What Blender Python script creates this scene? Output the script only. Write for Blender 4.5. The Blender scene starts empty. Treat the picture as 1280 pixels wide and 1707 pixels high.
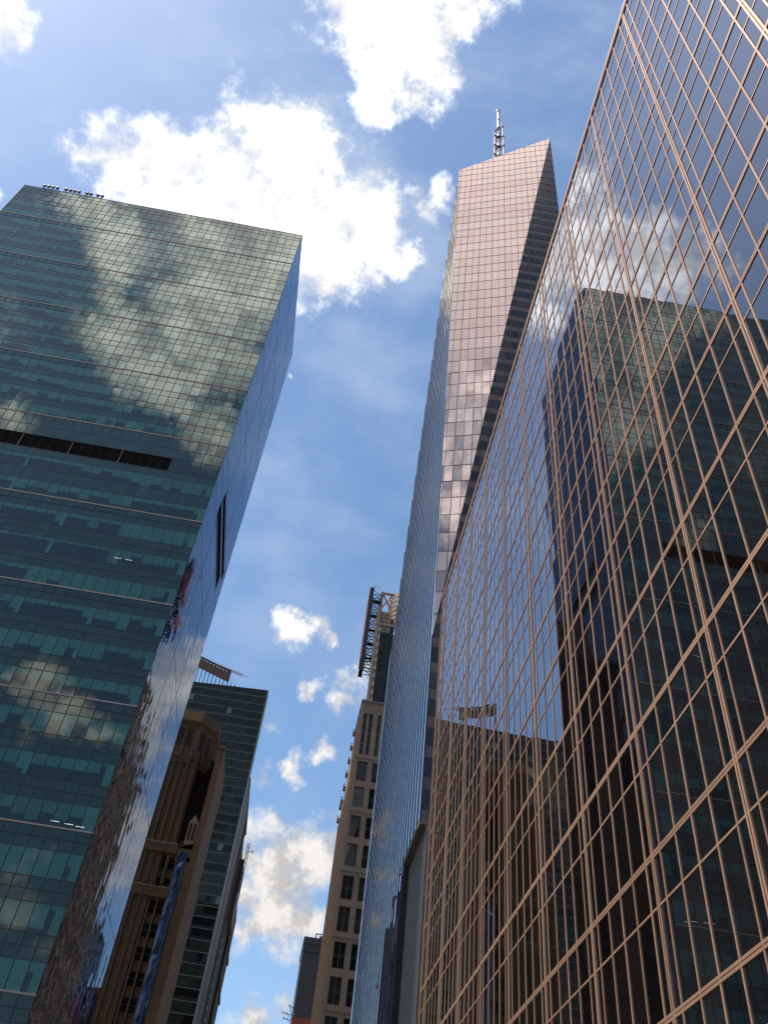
import bpy, math, random
from mathutils import Vector, Matrix
random.seed(7)
scene = bpy.context.scene
COL = scene.collection

# ------------------------------------------------------------------ camera
# axes: +X = grid north, +Y = grid west (along the street), +Z = up
F_PX, EL, ROLL, HEAD = 1434.9, math.radians(45.907), math.radians(7.634), math.radians(2.967)
CAM = Vector((0, 0, 1.6))
fwd = Vector((math.sin(HEAD) * math.cos(EL), math.cos(HEAD) * math.cos(EL), math.sin(EL)))
r0 = fwd.cross(Vector((0, 0, 1))).normalized()
u0 = r0.cross(fwd)
RIGHT = r0 * math.cos(ROLL) + u0 * math.sin(ROLL)
UP = -r0 * math.sin(ROLL) + u0 * math.cos(ROLL)
cam_data = bpy.data.cameras.new('camera')
cam = bpy.data.objects.new('camera', cam_data)
COL.objects.link(cam)
cam.matrix_world = Matrix(((RIGHT.x, UP.x, -fwd.x, CAM.x), (RIGHT.y, UP.y, -fwd.y, CAM.y),
                           (RIGHT.z, UP.z, -fwd.z, CAM.z), (0, 0, 0, 1)))
cam_data.sensor_fit = 'HORIZONTAL'
cam_data.sensor_width = 36
cam_data.lens = 36 * F_PX / 1280
cam_data.clip_end = 6000
scene.camera = cam

# ------------------------------------------------------------------ sun, sky, exposure
SUN = Vector((-0.44, -0.02, 0.895)).normalized()
sun_el = math.asin(SUN.z)
sun_az = math.atan2(SUN.x, SUN.y)            # clockwise from +Y
sd = bpy.data.lights.new('sun', 'SUN')
sd.energy = 4.4
sd.angle = math.radians(0.5)
sd.color = (1.0, 0.95, 0.87)
so = bpy.data.objects.new('sun', sd)
so.location = (-60, 0, 300)
so.rotation_euler = SUN.to_track_quat('Z', 'Y').to_euler()
COL.objects.link(so)
scene.view_settings.view_transform = 'Standard'
scene.view_settings.look = 'None'
scene.view_settings.exposure = 0.06
scene.view_settings.gamma = 1.0
scene.view_settings.use_curve_mapping = False
scene.cycles.use_denoising = True
scene.cycles.max_bounces = 7
scene.cycles.glossy_bounces = 4
scene.cycles.diffuse_bounces = 3
scene.cycles.sample_clamp_indirect = 4
scene.cycles.blur_glossy = 0.0
scene.cycles.caustics_reflective = False

class NT:
    """small helper to write node trees"""
    def __init__(self, tree):
        self.t = tree
        tree.nodes.clear()
    def n(self, typ, ins=None, **props):
        nd = self.t.nodes.new(typ)
        for k, v in props.items():
            setattr(nd, k, v)
        for k, v in (ins or {}).items():
            self.set(nd, k, v)
        return nd
    def set(self, nd, k, v):
        s = nd.inputs[k]
        if hasattr(v, 'outputs'):
            v = v.outputs[0]
        if isinstance(v, bpy.types.NodeSocket):
            self.t.links.new(v, s)
        else:
            s.default_value = v
    def m(self, op, a, b=None, c=None, clamp=False):
        nd = self.n('ShaderNodeMath', operation=op, use_clamp=clamp)
        for i, v in enumerate((a, b, c)):
            if v is not None:
                self.set(nd, i, v)
        return nd.outputs[0]
    def vm(self, op, a, b=None, scale=None):
        nd = self.n('ShaderNodeVectorMath', operation=op)
        self.set(nd, 0, a)
        if b is not None:
            self.set(nd, 1, b)
        if scale is not None:
            self.set(nd, 'Scale', scale)
        return nd.outputs['Value'] if op in ('DISTANCE', 'DOT_PRODUCT', 'LENGTH') else nd.outputs['Vector']
    def mix(self, fac, a, b):
        nd = self.n('ShaderNodeMix', data_type='RGBA')
        self.set(nd, 0, fac); self.set(nd, 6, a); self.set(nd, 7, b)
        return nd.outputs[2]
    def smooth(self, v, lo, hi, a=0.0, b=1.0):
        nd = self.n('ShaderNodeMapRange', interpolation_type='SMOOTHSTEP')
        for k, x in zip(range(5), (v, lo, hi, a, b)):
            self.set(nd, k, x)
        return nd.outputs[0]
    def ramp(self, fac, stops, mode='LINEAR'):
        nd = self.n('ShaderNodeValToRGB')
        nd.color_ramp.interpolation = mode
        el = nd.color_ramp.elements
        while len(el) > 1:
            el.remove(el[-1])
        el[0].position = stops[0][0]; el[0].color = (*stops[0][1], 1)
        for p, c in stops[1:]:
            e = el.new(p); e.color = (*c, 1)
        self.set(nd, 0, fac)
        return nd.outputs[0]

# cumulus: azimuth from west towards north, elevation, angular radius (degrees)
CLOUDS = [(-36.1,59.6,2.14),(-32,62.2,2.16),(-25.8,62.2,3.31),(-22.7,65,2.93),(-17.3,66.2,2.94),(-11.5,65.4,2.16),(-28.4,60.1,3.3),(-20.4,62.1,4.1),(-12.4,63,4.15),(-7.9,61.4,2.87),(-8.2,66,1.34),(-8.7,59.9,1.54),(-4.4,62.6,1.91),(-0.9,62.4,1.53),(2.4,62.5,1),(-38.4,58.7,1.06),(-7.3,64.5,2.64),(3.2,65.4,1.13),(5.3,67,0.82),(2,66.2,0.9),(4,64.4,0.83),(4.3,66.2,0.97),(1.9,63.3,1.14),(0.8,61.8,1.15),(-2.6,60.5,1.08),(-17.2,74.8,2.42),(-8.2,74.4,2.97),(-14.7,72.8,1.59),(-9.3,71.7,1.72),(-1.9,71.7,1.44),(-3.2,74.8,2.27),(2.9,76,1.73),(7.8,76.4,0.96),(-21.2,73.9,1.38),(-13.8,77.1,3.73),(2.8,78.3,2.7),(-53.7,60.6,1.56),(-55.1,59.7,1.93),(-8.4,53.4,0.43),(-3.3,37.2,1.49),(-1.7,37.7,1.18),(-0.3,36.9,0.59),(-4.2,37.4,0.86),(-2.9,38.3,0.71),(2.2,34.4,1.25),(2,33.1,1.09),(-0.9,33.4,0.86),(-3.3,30.9,0.61),(-2.9,27.5,1.43),(-0.6,28.6,0.91),(1.9,26,1.43),(0.7,30.2,0.69),(2.8,35.3,0.78),(-3.2,23.4,1.84),(-0.7,23.4,2.39),(1.3,23.3,1.84),(-3,21.3,1.63),(-0.6,21,2.17),(1.2,19.9,1.61),(0.2,18.7,1.24),(-1.5,19.6,1.14),(2,24.1,1.67),(-3.4,24.2,1.11),(-0.5,15,1.44),(-2.1,14.4,0.85),(0.9,15.4,1.2),(2.7,15.1,1.37),(-42.9,54.1,0.48),(-5.9,25.5,0.94),(-5.6,23.1,1.03),(-5.4,20.4,1.01),(-6.9,63,0.84),(-6.4,61.2,0.69),(-7.3,65.2,0.68),(11.5,33.4,2.1),(11.4,31.1,2.35),(11.4,28.5,2.16),(10.8,23.2,2.38),(11.3,21,2.05),(11.9,24.9,1.82),(11.4,29.6,2.07),(-147.6,55.4,2.11),(-149.2,53,1.66),(-153.2,51.2,2.25),(-157.3,50.1,2.47),(-158.4,53,2.1),(-159.1,56.6,3.6),(-163.4,57.8,3.25),(-164.8,60.1,2.28),(-155.4,59.2,1.79),(-144.6,56.7,1.62),(-161,48.4,1.47),(-164.8,48.2,1.95),(-148.9,43.7,1.53),(-142.9,56.3,1.6),(-161.1,52.2,2.31),(-164.5,53.1,1.94),(-151.3,50.5,1.3),(-159.9,29.7,1.64),(-162.9,28.7,1.76),(-160.7,26.4,1.22),(-165.5,28.1,1.11),(-164,18.5,1.53),(-166.2,16.5,1.01)]

world = bpy.data.worlds.new('World')
scene.world = world
world.use_nodes = True
w = NT(world.node_tree)
sky = w.n('ShaderNodeTexSky', sky_type='NISHITA', sun_disc=False, sun_elevation=sun_el, sun_rotation=sun_az,
          altitude=50, air_density=1.0, dust_density=0.6, ozone_density=2.2)
d0 = w.n('ShaderNodeTexCoord').outputs['Generated']
warp = w.n('ShaderNodeTexNoise', {'Vector': d0, 'Scale': 13.0, 'Detail': 5.0, 'Roughness': 0.6})
wv = w.vm('SUBTRACT', warp.outputs['Color'], (0.5, 0.5, 0.5))
wd = w.vm('ADD', d0, w.vm('SCALE', wv, scale=0.09))
field = None
for az, el, rad in CLOUDS:
    a, e = math.radians(az), math.radians(el)
    c = (math.sin(a) * math.cos(e), math.cos(a) * math.cos(e), math.sin(e))
    r = 2 * math.sin(math.radians(rad) / 2) * (1.38 if rad > 1.85 else 1.14)
    k = 1.0 if rad > 1.45 else 0.70
    v = w.m('MULTIPLY_ADD', w.vm('DISTANCE', wd, c), -k / r, k)
    field = v if field is None else w.m('MAXIMUM', field, v)
# looser cumulus over the eastern half of the sky, behind the camera
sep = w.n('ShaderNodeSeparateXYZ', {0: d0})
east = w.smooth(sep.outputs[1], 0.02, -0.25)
big = w.n('ShaderNodeTexNoise', {'Vector': d0, 'Scale': 3.1, 'Detail': 3.0, 'Roughness': 0.5}).outputs[0]
loose = w.m('MULTIPLY_ADD', w.m('SUBTRACT', big, 0.62), 3.0, w.m('MULTIPLY_ADD', east, 1.0, -1.0))
field = w.m('MAXIMUM', field, loose)
det = w.n('ShaderNodeTexNoise', {'Vector': d0, 'Scale': 24.0, 'Detail': 9.0, 'Roughness': 0.66}).outputs[0]
dens = w.m('MULTIPLY_ADD', w.m('SUBTRACT', det, 0.5), w.m('MULTIPLY_ADD', east, -1.0, 1.85), field)
alpha = w.smooth(dens, -0.02, 0.80)
# cloud brightness: nearer the sun whiter, thick parts a little grey on the side away from the sun
dets = w.n('ShaderNodeTexNoise', {'Vector': w.vm('ADD', d0, tuple(SUN * 0.02)), 'Scale': 22.0, 'Detail': 6.0, 'Roughness': 0.6}).outputs[0]
lit = w.smooth(w.m('SUBTRACT', det, dets), -0.12, 0.12)
sdot = w.vm('DOT_PRODUCT', d0, tuple(SUN))
near = w.smooth(sdot, 0.25, 0.92)
shade = w.m('MULTIPLY_ADD', lit, 0.35, 0.62)
bright = w.m('MULTIPLY', shade, w.m('MULTIPLY_ADD', east, 0.6, w.m('MULTIPLY_ADD', near, 0.75, 0.90)))
ccol = w.mix(near, (1.0, 0.955, 0.915, 1), (1.0, 0.985, 0.97, 1))
ccol = w.vm('SCALE', ccol, scale=bright)
# thin veil high up
veil = w.n('ShaderNodeTexNoise', {'Vector': w.vm('MULTIPLY', d0, (3.0, 5.0, 4.0)), 'Scale': 1.6, 'Detail': 6.0, 'Roughness': 0.55}).outputs[0]
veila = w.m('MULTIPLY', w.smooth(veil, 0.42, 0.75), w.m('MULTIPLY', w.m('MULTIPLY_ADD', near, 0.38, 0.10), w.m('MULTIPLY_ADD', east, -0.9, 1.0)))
skyc = w.n('ShaderNodeHueSaturation', {'Color': sky, 'Saturation': 1.06, 'Hue': 0.495, 'Value': 1.72}).outputs[0]
skyb = w.vm('SCALE', skyc, scale=w.m('MULTIPLY_ADD', east, -0.03, 0.11))  # eastern sky dimmed to darken what the facades mirror
skyv = w.mix(veila, skyb, (0.66, 0.74, 0.90, 1))
# unseen broad glow added high in the east, brightening the pale facet's reflections
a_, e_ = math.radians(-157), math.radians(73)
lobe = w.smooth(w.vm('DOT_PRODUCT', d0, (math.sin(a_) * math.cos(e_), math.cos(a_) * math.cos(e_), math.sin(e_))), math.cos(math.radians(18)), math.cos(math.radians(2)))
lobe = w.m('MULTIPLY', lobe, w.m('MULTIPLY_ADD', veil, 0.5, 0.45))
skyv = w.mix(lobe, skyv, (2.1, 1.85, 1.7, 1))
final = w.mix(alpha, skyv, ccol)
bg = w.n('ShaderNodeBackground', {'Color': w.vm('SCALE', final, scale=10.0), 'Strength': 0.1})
w.n('ShaderNodeOutputWorld', {'Surface': bg})

# ------------------------------------------------------------------ helpers
def project(P):
    """pixel of a world point in the photograph, or None behind the lens"""
    d = Vector(P) - CAM
    z = d.dot(fwd)
    if z <= 0.5:
        return None
    return (640 + F_PX * d.dot(RIGHT) / z, 853.5 - F_PX * d.dot(UP) / z)

OCC = []          # outlines that hide what stands farther off: (points, distance)
def inside(pt, poly):
    sgn = 0
    for i in range(len(poly)):
        a, b = poly[i], poly[(i + 1) % len(poly)]
        c = (b[0] - a[0]) * (pt[1] - a[1]) - (b[1] - a[1]) * (pt[0] - a[0])
        if c * sgn < 0:
            return False
        sgn = sgn or c
    return True

class MB:
    def __init__(self):
        self.v, self.f, self.t = [], [], []
    def poly(self, pts, tone=0.5):
        n = len(self.v)
        self.v += [tuple(p) for p in pts]
        self.f.append(tuple(range(n, n + len(pts))))
        self.t.append(tone)
    def box6(self, o, a, b, c, tone=0.5):
        """box from corner o along the three edge vectors"""
        o, a, b, c = Vector(o), Vector(a), Vector(b), Vector(c)
        if a.cross(b).dot(c) < 0:
            a, b = b, a
        n = len(self.v)
        self.v += [tuple(p) for p in (o, o + a, o + a + b, o + b, o + c, o + a + c, o + a + b + c, o + b + c)]
        for q in ((3, 2, 1, 0), (4, 5, 6, 7), (0, 1, 5, 4), (1, 2, 6, 5), (2, 3, 7, 6), (3, 0, 4, 7)):
            self.f.append(tuple(n + i for i in q)); self.t.append(tone)
    def box(self, x0, x1, y0, y1, z0, z1, tone=0.5):
        self.box6((x0, y0, z0), (x1 - x0, 0, 0), (0, y1 - y0, 0), (0, 0, z1 - z0), tone)
    def bar(self, a, b, wid, dep, nrm, tone=0.5, sink=0.0):
        """bar from a to b lying on a face of normal nrm"""
        a, b, nrm = Vector(a), Vector(b), Vector(nrm).normalized()
        s = (b - a).cross(nrm).normalized()
        self.box6(a - s * wid / 2 - nrm * sink, b - a, s * wid, nrm * (dep + sink), tone)
    def tube(self, a, b, r0, r1=None, n=10, tone=0.5):
        a, b = Vector(a), Vector(b)
        r1 = r0 if r1 is None else r1
        ax = (b - a).normalized()
        s = ax.orthogonal().normalized(); t = ax.cross(s)
        k = len(self.v)
        for p, r in ((a, r0), (b, r1)):
            for i in range(n):
                g = 2 * math.pi * i / n
                self.v.append(tuple(p + s * math.cos(g) * r + t * math.sin(g) * r))
        for i in range(n):
            j = (i + 1) % n
            self.f.append((k + i, k + j, k + n + j, k + n + i)); self.t.append(tone)
        self.f.append(tuple(k + n - 1 - i for i in range(n))); self.t.append(tone)
        self.f.append(tuple(k + n + i for i in range(n))); self.t.append(tone)
    def area(self):
        """how large it shows in the photograph (0 when out of frame or hidden)"""
        pp = [project(p) for p in self.v]
        if any(p is None for p in pp):
            return 0
        xs = [p[0] for p in pp]; ys = [p[1] for p in pp]
        cx, cy = sum(xs) / len(xs), sum(ys) / len(ys)
        if not (0 < cx < 1280 and 0 < cy < 1707):
            return 0
        dist = (Vector(self.v[0]) - CAM).length
        for poly, dd in OCC:
            if dist > dd and inside((cx, cy), poly):
                return 0
        tot = 0
        for f in self.f[:6]:
            q = [pp[i] for i in f]
            tot += abs(sum(q[i][0] * q[i - 1][1] - q[i - 1][0] * q[i][1] for i in range(len(q)))) / 2
        return tot
    def build(self, name, m, parent=None):
        root = parent
        while root is not None and root.parent is not None:
            root = root.parent
        off = root.location if root is not None else Vector((0, 0, 0))
        me = bpy.data.meshes.new(name)
        me.from_pydata([(p[0] - off.x, p[1] - off.y, p[2] - off.z) for p in self.v], [], self.f)
        at = me.attributes.new('tone', 'FLOAT', 'FACE')
        at.data.foreach_set('value', self.t)
        me.materials.append(m)
        o = bpy.data.objects.new(name, me)
        COL.objects.link(o)
        if parent is not None:
            o.parent = parent
        return o

def join(mbs):
    r = MB()
    for m in mbs:
        k = len(r.v)
        r.v += m.v; r.f += [tuple(i + k for i in f) for f in m.f]; r.t += m.t
    return r

def many(name, mbs, m, parent, plural, limit=100):
    """the largest in view as parts of their own, the rest as one part"""
    if len(mbs) <= limit:
        return [b.build(name, m, parent) for b in mbs]
    mbs = sorted(mbs, key=lambda b: -b.area())
    out = [b.build(name, m, parent) for b in mbs[:limit]]
    o = join(mbs[limit:]).build(plural, m, parent)
    o['kind'] = 'stuff'
    return out

def thing(name, label, cat, loc, group=None):
    o = bpy.data.objects.new(name, None)
    o.location = loc
    o.empty_display_size = 2
    o['label'] = label; o['category'] = cat
    if group:
        o['group'] = group
    COL.objects.link(o)
    return o

def structure(name, mb, m):
    o = mb.build(name, m)
    o['kind'] = 'structure'
    return o

def clip(poly, inside_poly):
    """convex clip of a 2-D polygon (both counter-clockwise)"""
    out = list(poly)
    for i in range(len(inside_poly)):
        a, b = inside_poly[i], inside_poly[(i + 1) % len(inside_poly)]
        src, out = out, []
        def side(p):
            return (b[0] - a[0]) * (p[1] - a[1]) - (b[1] - a[1]) * (p[0] - a[0])
        for j in range(len(src)):
            p, q = src[j - 1], src[j]
            sp, sq = side(p), side(q)
            if (sp >= 0) != (sq >= 0):
                t = sp / (sp - sq)
                out.append((p[0] + (q[0] - p[0]) * t, p[1] + (q[1] - p[1]) * t))
            if sq >= 0:
                out.append(q)
        if len(out) < 3:
            return []
    return out

def clip_line(a, b, poly):
    t0, t1 = 0.0, 1.0
    for i in range(len(poly)):
        p, q = poly[i], poly[(i + 1) % len(poly)]
        def side(s):
            return (q[0] - p[0]) * (s[1] - p[1]) - (q[1] - p[1]) * (s[0] - p[0])
        sa, sb = side(a), side(b)
        if sa < 0 and sb < 0:
            return None
        if sa < 0:
            t0 = max(t0, sa / (sa - sb))
        elif sb < 0:
            t1 = min(t1, sa / (sa - sb))
    if t1 - t0 < 1e-4:
        return None
    f = lambda t: (a[0] + (b[0] - a[0]) * t, a[1] + (b[1] - a[1]) * t)
    return f(t0), f(t1)

class Plane:
    """a facade: point P, horizontal U, upward V, outward N (unit vectors)"""
    def __init__(self, P, U, V):
        self.P, self.U, self.V = Vector(P), Vector(U).normalized(), Vector(V).normalized()
        self.N = self.U.cross(self.V).normalized()
    def at(self, u, v, n=0.0):
        return self.P + self.U * u + self.V * v + self.N * n
    def uv(self, Q):
        d = Vector(Q) - self.P
        return (d.dot(self.U), d.dot(self.V))
    def pane(self, mb, poly, tone, n=0.0, tilt=0.0, rng=random):
        tu, tv = rng.gauss(0, tilt), rng.gauss(0, tilt)
        cu = sum(p[0] for p in poly) / len(poly); cv = sum(p[1] for p in poly) / len(poly)
        mb.poly([self.at(u, v, n + (u - cu) * tu + (v - cv) * tv) for u, v in poly], tone)
    def bar(self, mb, a, b, wid, dep, tone=0.5, n=0.0):
        mb.bar(self.at(a[0], a[1], n), self.at(b[0], b[1], n), wid, dep, self.N, tone)

# ------------------------------------------------------------------ materials
def new_mat(name):
    m = bpy.data.materials.new(name)
    m.use_nodes = True
    return m, NT(m.node_tree)

def glass(name, stops, tint=(0.9, 0.95, 1.0), f0=0.35, f90=0.85, power=3.0, rough=0.0, bump=0.002, bscale=(0.6, 0.6, 0.6), grain=0.0, const=False):
    """coated facade glass: what shows behind it (ramp over the pane's tone) under a mirror coat with slightly wavy surface"""
    m, t = new_mat(name)
    tone = t.n('ShaderNodeAttribute', attribute_name='tone').outputs['Fac']
    co = t.n('ShaderNodeTexCoord').outputs['Object']
    col = t.ramp(tone, stops, 'CONSTANT' if const else 'LINEAR')
    if grain:
        g = t.n('ShaderNodeTexNoise', {'Vector': co, 'Scale': 0.35, 'Detail': 4.0}).outputs[0]
        col = t.vm('SCALE', col, scale=t.m('MULTIPLY_ADD', g, 2 * grain, 1 - grain))
    base = t.n('ShaderNodeBsdfDiffuse', {'Color': col, 'Roughness': 0.5})
    nz = t.n('ShaderNodeTexNoise', {'Vector': t.vm('MULTIPLY', co, bscale), 'Scale': 1.0, 'Detail': 1.5, 'Roughness': 0.5}).outputs[0]
    bm = t.n('ShaderNodeBump', {'Strength': 1.0, 'Distance': bump, 'Height': nz})
    gl = t.n('ShaderNodeBsdfGlossy', {'Color': (*tint, 1), 'Roughness': rough, 'Normal': bm})
    fac = t.n('ShaderNodeLayerWeight', {'Blend': 0.5}).outputs['Facing']
    fac = t.m('MULTIPLY_ADD', t.m('POWER', fac, power), f90 - f0, f0)
    mx = t.n('ShaderNodeMixShader', {0: fac, 1: base, 2: gl})
    t.n('ShaderNodeOutputMaterial', {'Surface': mx})
    return m

def solid(name, color, rough=0.6, metal=0.0, var=0.15, scale=0.5, spec=0.4, stops=None, fine=0.0, joints=None):
    """paint, stone, metal: base colour with mottling, optional dark joints (width, height)"""
    m, t = new_mat(name)
    co = t.n('ShaderNodeTexCoord').outputs['Object']
    if stops:
        tone = t.n('ShaderNodeAttribute', attribute_name='tone').outputs['Fac']
        col = t.ramp(tone, stops)
    else:
        col = tuple(color)
    nz = t.n('ShaderNodeTexNoise', {'Vector': co, 'Scale': scale, 'Detail': 6.0, 'Roughness': 0.65}).outputs[0]
    k = t.m('MULTIPLY_ADD', nz, 2 * var, 1 - var)
    if fine:
        st = t.n('ShaderNodeTexNoise', {'Vector': t.vm('MULTIPLY', co, (1.3, 1.3, 0.09)), 'Scale': 1.0, 'Detail': 5.0}).outputs[0]
        k = t.m('MULTIPLY', k, t.m('MULTIPLY_ADD', st, 2 * fine, 1 - fine))
    if joints:
        s = t.n('ShaderNodeSeparateXYZ', {0: co})
        def line(v, pitch, w):
            f = t.m('FRACT', t.m('DIVIDE', v, pitch))
            return t.m('GREATER_THAN', f, w / pitch)
        hsum = t.m('ADD', s.outputs[0], s.outputs[1])
        jj = t.m('MULTIPLY', line(hsum, joints[0], joints[2]), line(s.outputs[2], joints[1], joints[2]))
        k = t.m('MULTIPLY', k, t.m('MULTIPLY_ADD', jj, 0.35, 0.65))
    c = t.vm('SCALE', col, scale=k)
    b = t.n('ShaderNodeBsdfPrincipled', {'Base Color': c, 'Roughness': rough, 'Metallic': metal, 'Specular IOR Level': spec})
    t.n('ShaderNodeOutputMaterial', {'Surface': b})
    return m

M = {}
M['asphalt'] = solid('asphalt', (0.05, 0.05, 0.052), 0.9, scale=2.0, var=0.3)
M['concrete'] = solid('concrete', (0.27, 0.26, 0.245), 0.85, scale=0.8, var=0.2, joints=(1.5, 1.5, 0.02))
M['roadpaint'] = solid('roadpaint', (0.72, 0.72, 0.68), 0.7, scale=3.0, var=0.2)
M['bronze_glass'] = glass('bronze_glass', [(0, (0.006, 0.004, 0.003)), (1, (0.024, 0.015, 0.010))], tint=(0.88, 0.92, 1.0), f0=0.035, f90=1.0, power=2.9, bump=0.0022, bscale=(0.3, 0.3, 0.3))
M['bronze_paint'] = solid('bronze_paint', (0.62, 0.345, 0.205), 0.36, metal=0.4, var=0.20, scale=0.8, spec=0.5, fine=0.12, stops=[(0, (0.48, 0.265, 0.16)), (1, (0.72, 0.41, 0.25))])
M['dark_body'] = solid('dark_body', (0.03, 0.028, 0.026), 0.8)
M['green_glass'] = glass('green_glass', [(0, (0.003, 0.006, 0.010)), (0.25, (0.005, 0.012, 0.014)), (0.45, (0.016, 0.042, 0.034)), (0.75, (0.034, 0.138, 0.118)), (1, (0.07, 0.20, 0.165))],
                         tint=(0.84, 0.90, 0.80), f0=0.065, f90=0.78, power=2.1, bump=0.0035, bscale=(0.35, 0.35, 0.35), grain=0.25)
M['blue_glass'] = glass('blue_glass', [(0, (0.006, 0.010, 0.02)), (1, (0.02, 0.035, 0.07))], tint=(0.74, 0.82, 0.95), f0=0.03, f90=1.25, power=7.0, bump=0.013, bscale=(0.25, 0.55, 0.10))
M['green_mullion'] = solid('green_mullion', (0.022, 0.026, 0.022), 0.5)
M['pink_band'] = solid('pink_band', (0.34, 0.26, 0.235), 0.6, fine=0.1)
M['louvre'] = solid('louvre', (0.022, 0.016, 0.012), 0.7)
M['louvre_post'] = solid('louvre_post', (0.16, 0.10, 0.085), 0.7)
M['black_metal'] = solid('black_metal', (0.012, 0.013, 0.018), 0.5)
M['pale_metal'] = solid('pale_metal', (0.55, 0.55, 0.56), 0.5)
M['fin_glass'] = glass('fin_glass', [(0, (0.014, 0.02, 0.04)), (1, (0.07, 0.09, 0.15))], tint=(1.0, 0.91, 0.84), f0=0.35, f90=0.95, power=1.2, bump=0.003, bscale=(0.3, 0.3, 0.25))
M['fin'] = solid('fin', (0.035, 0.04, 0.085), 0.45)
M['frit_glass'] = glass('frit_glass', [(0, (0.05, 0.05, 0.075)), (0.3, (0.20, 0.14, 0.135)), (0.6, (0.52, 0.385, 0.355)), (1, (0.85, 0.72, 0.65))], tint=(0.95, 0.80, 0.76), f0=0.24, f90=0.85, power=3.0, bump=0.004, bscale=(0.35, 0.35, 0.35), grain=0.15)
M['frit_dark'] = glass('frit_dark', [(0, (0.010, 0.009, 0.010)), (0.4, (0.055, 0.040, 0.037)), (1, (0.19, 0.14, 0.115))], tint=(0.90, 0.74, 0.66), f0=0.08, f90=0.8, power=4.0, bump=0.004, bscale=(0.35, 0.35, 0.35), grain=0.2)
M['plum_mullion'] = solid('plum_mullion', (0.055, 0.032, 0.032), 0.5)
M['mast_white'] = solid('mast_white', (0.70, 0.58, 0.53), 0.45, var=0.08)
M['soffit'] = solid('soffit', (0.20, 0.15, 0.115), 0.7)
M['steel_fin'] = solid('steel_fin', (0.26, 0.24, 0.225), 0.4)
M['lime_stone'] = solid('lime_stone', (0.255, 0.178, 0.122), 0.8, var=0.18, scale=0.25, fine=0.10, joints=(1.63, 1.52, 0.06))
M['stone_window'] = glass('stone_window', [(0, (0.006, 0.006, 0.007)), (1, (0.14, 0.13, 0.11))], tint=(0.8, 0.75, 0.7), f0=0.05, f90=0.6, power=4.0)
M['window_bar'] = solid('window_bar', (0.13, 0.11, 0.09), 0.6)
M['smoke_glass'] = glass('smoke_glass', [(0, (0.010, 0.010, 0.009)), (0.5, (0.03, 0.031, 0.027)), (1, (0.30, 0.28, 0.24))], tint=(0.75, 0.72, 0.66), f0=0.05, f90=0.7, power=4.0, bump=0.004)
M['tan_metal'] = solid('tan_metal', (0.34, 0.22, 0.14), 0.5, fine=0.1)
M['sign_red'] = solid('sign_red', (0.24, 0.05, 0.055), 0.55, var=0.5, scale=0.2)
M['truss'] = solid('truss', (0.02, 0.02, 0.026), 0.6)
M['brown_brick'] = solid('brown_brick', (0.135, 0.074, 0.038), 0.85, var=0.25, scale=0.3, fine=0.25)
M['brown_light'] = solid('brown_light', (0.17, 0.088, 0.044), 0.85, var=0.25, scale=0.4, fine=0.25)
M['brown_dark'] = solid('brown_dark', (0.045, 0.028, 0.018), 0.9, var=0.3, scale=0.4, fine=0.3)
M['terracotta'] = solid('terracotta', (0.24, 0.19, 0.14), 0.75, var=0.25, scale=1.5)
M['copper_roof'] = solid('copper_roof', (0.34, 0.32, 0.27), 0.6)
M['old_window'] = glass('old_window', [(0, (0.006, 0.005, 0.005)), (1, (0.03, 0.03, 0.03))], tint=(0.8, 0.8, 0.8), f0=0.07, f90=0.6, power=4.0)
M['tarp'] = solid('tarp', (0.008, 0.028, 0.085), 0.28, var=0.45, scale=0.5, spec=0.7)
M['slate_glass'] = glass('slate_glass', [(0, (0.004, 0.006, 0.007)), (0.35, (0.017, 0.019, 0.016)), (0.7, (0.046, 0.054, 0.046)), (1, (0.20, 0.24, 0.22))], tint=(0.66, 0.64, 0.52), f0=0.05, f90=0.7, power=4.0, bump=0.006, bscale=(0.3, 0.3, 0.3), grain=0.35)
M['slate_rail'] = solid('slate_rail', (0.15, 0.16, 0.15), 0.5)
M['rust_steel'] = solid('rust_steel', (0.13, 0.075, 0.055), 0.7)
M['crane_orange'] = solid('crane_orange', (0.45, 0.19, 0.12), 0.6)
M['cream'] = solid('cream', (0.50, 0.43, 0.37), 0.8, fine=0.1)
M['far_grey'] = solid('far_grey', (0.055, 0.048, 0.046), 0.7, var=0.3, scale=0.15, fine=0.2)
M['red_roof'] = solid('red_roof', (0.40, 0.09, 0.06), 0.7)

m_, t_ = new_mat('lamp')
t_.n('ShaderNodeOutputMaterial', {'Surface': t_.n('ShaderNodeEmission', {'Color': (0.9, 1.0, 0.95, 1), 'Strength': 0.8})})
M['lamp'] = m_

# ------------------------------------------------------------------ ground, roads, pavements
g = MB(); g.poly([(-3000, -3000, -0.15), (3000, -3000, -0.15), (3000, 3000, -0.15), (-3000, 3000, -0.15)])
structure('ground', g, M['concrete'])
g = MB()
g.poly([(-17, -400, -0.146), (6, -400, -0.146), (6, 900, -0.146), (-17, 900, -0.146)])
g.poly([(-400, 72.5, -0.142), (400, 72.5, -0.142), (400, 95, -0.142), (-400, 95, -0.142)])
structure('road', g, M['asphalt'])
g = MB()
for k in range(-30, 60):
    if not 68 < k * 9 < 98:
        g.poly([(-5.6, k * 9, -0.138), (-5.45, k * 9, -0.138), (-5.45, k * 9 + 3, -0.138), (-5.6, k * 9 + 3, -0.138)])
for k in range(14):
    for y0, y1 in ((66, 70), (97.2, 98.4)):
        g.poly([(-16 + k * 1.6, y0, -0.138), (-15.2 + k * 1.6, y0, -0.138), (-15.2 + k * 1.6, y1, -0.138), (-16 + k * 1.6, y1, -0.138)])
structure('road_marking', g, M['roadpaint'])
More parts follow.
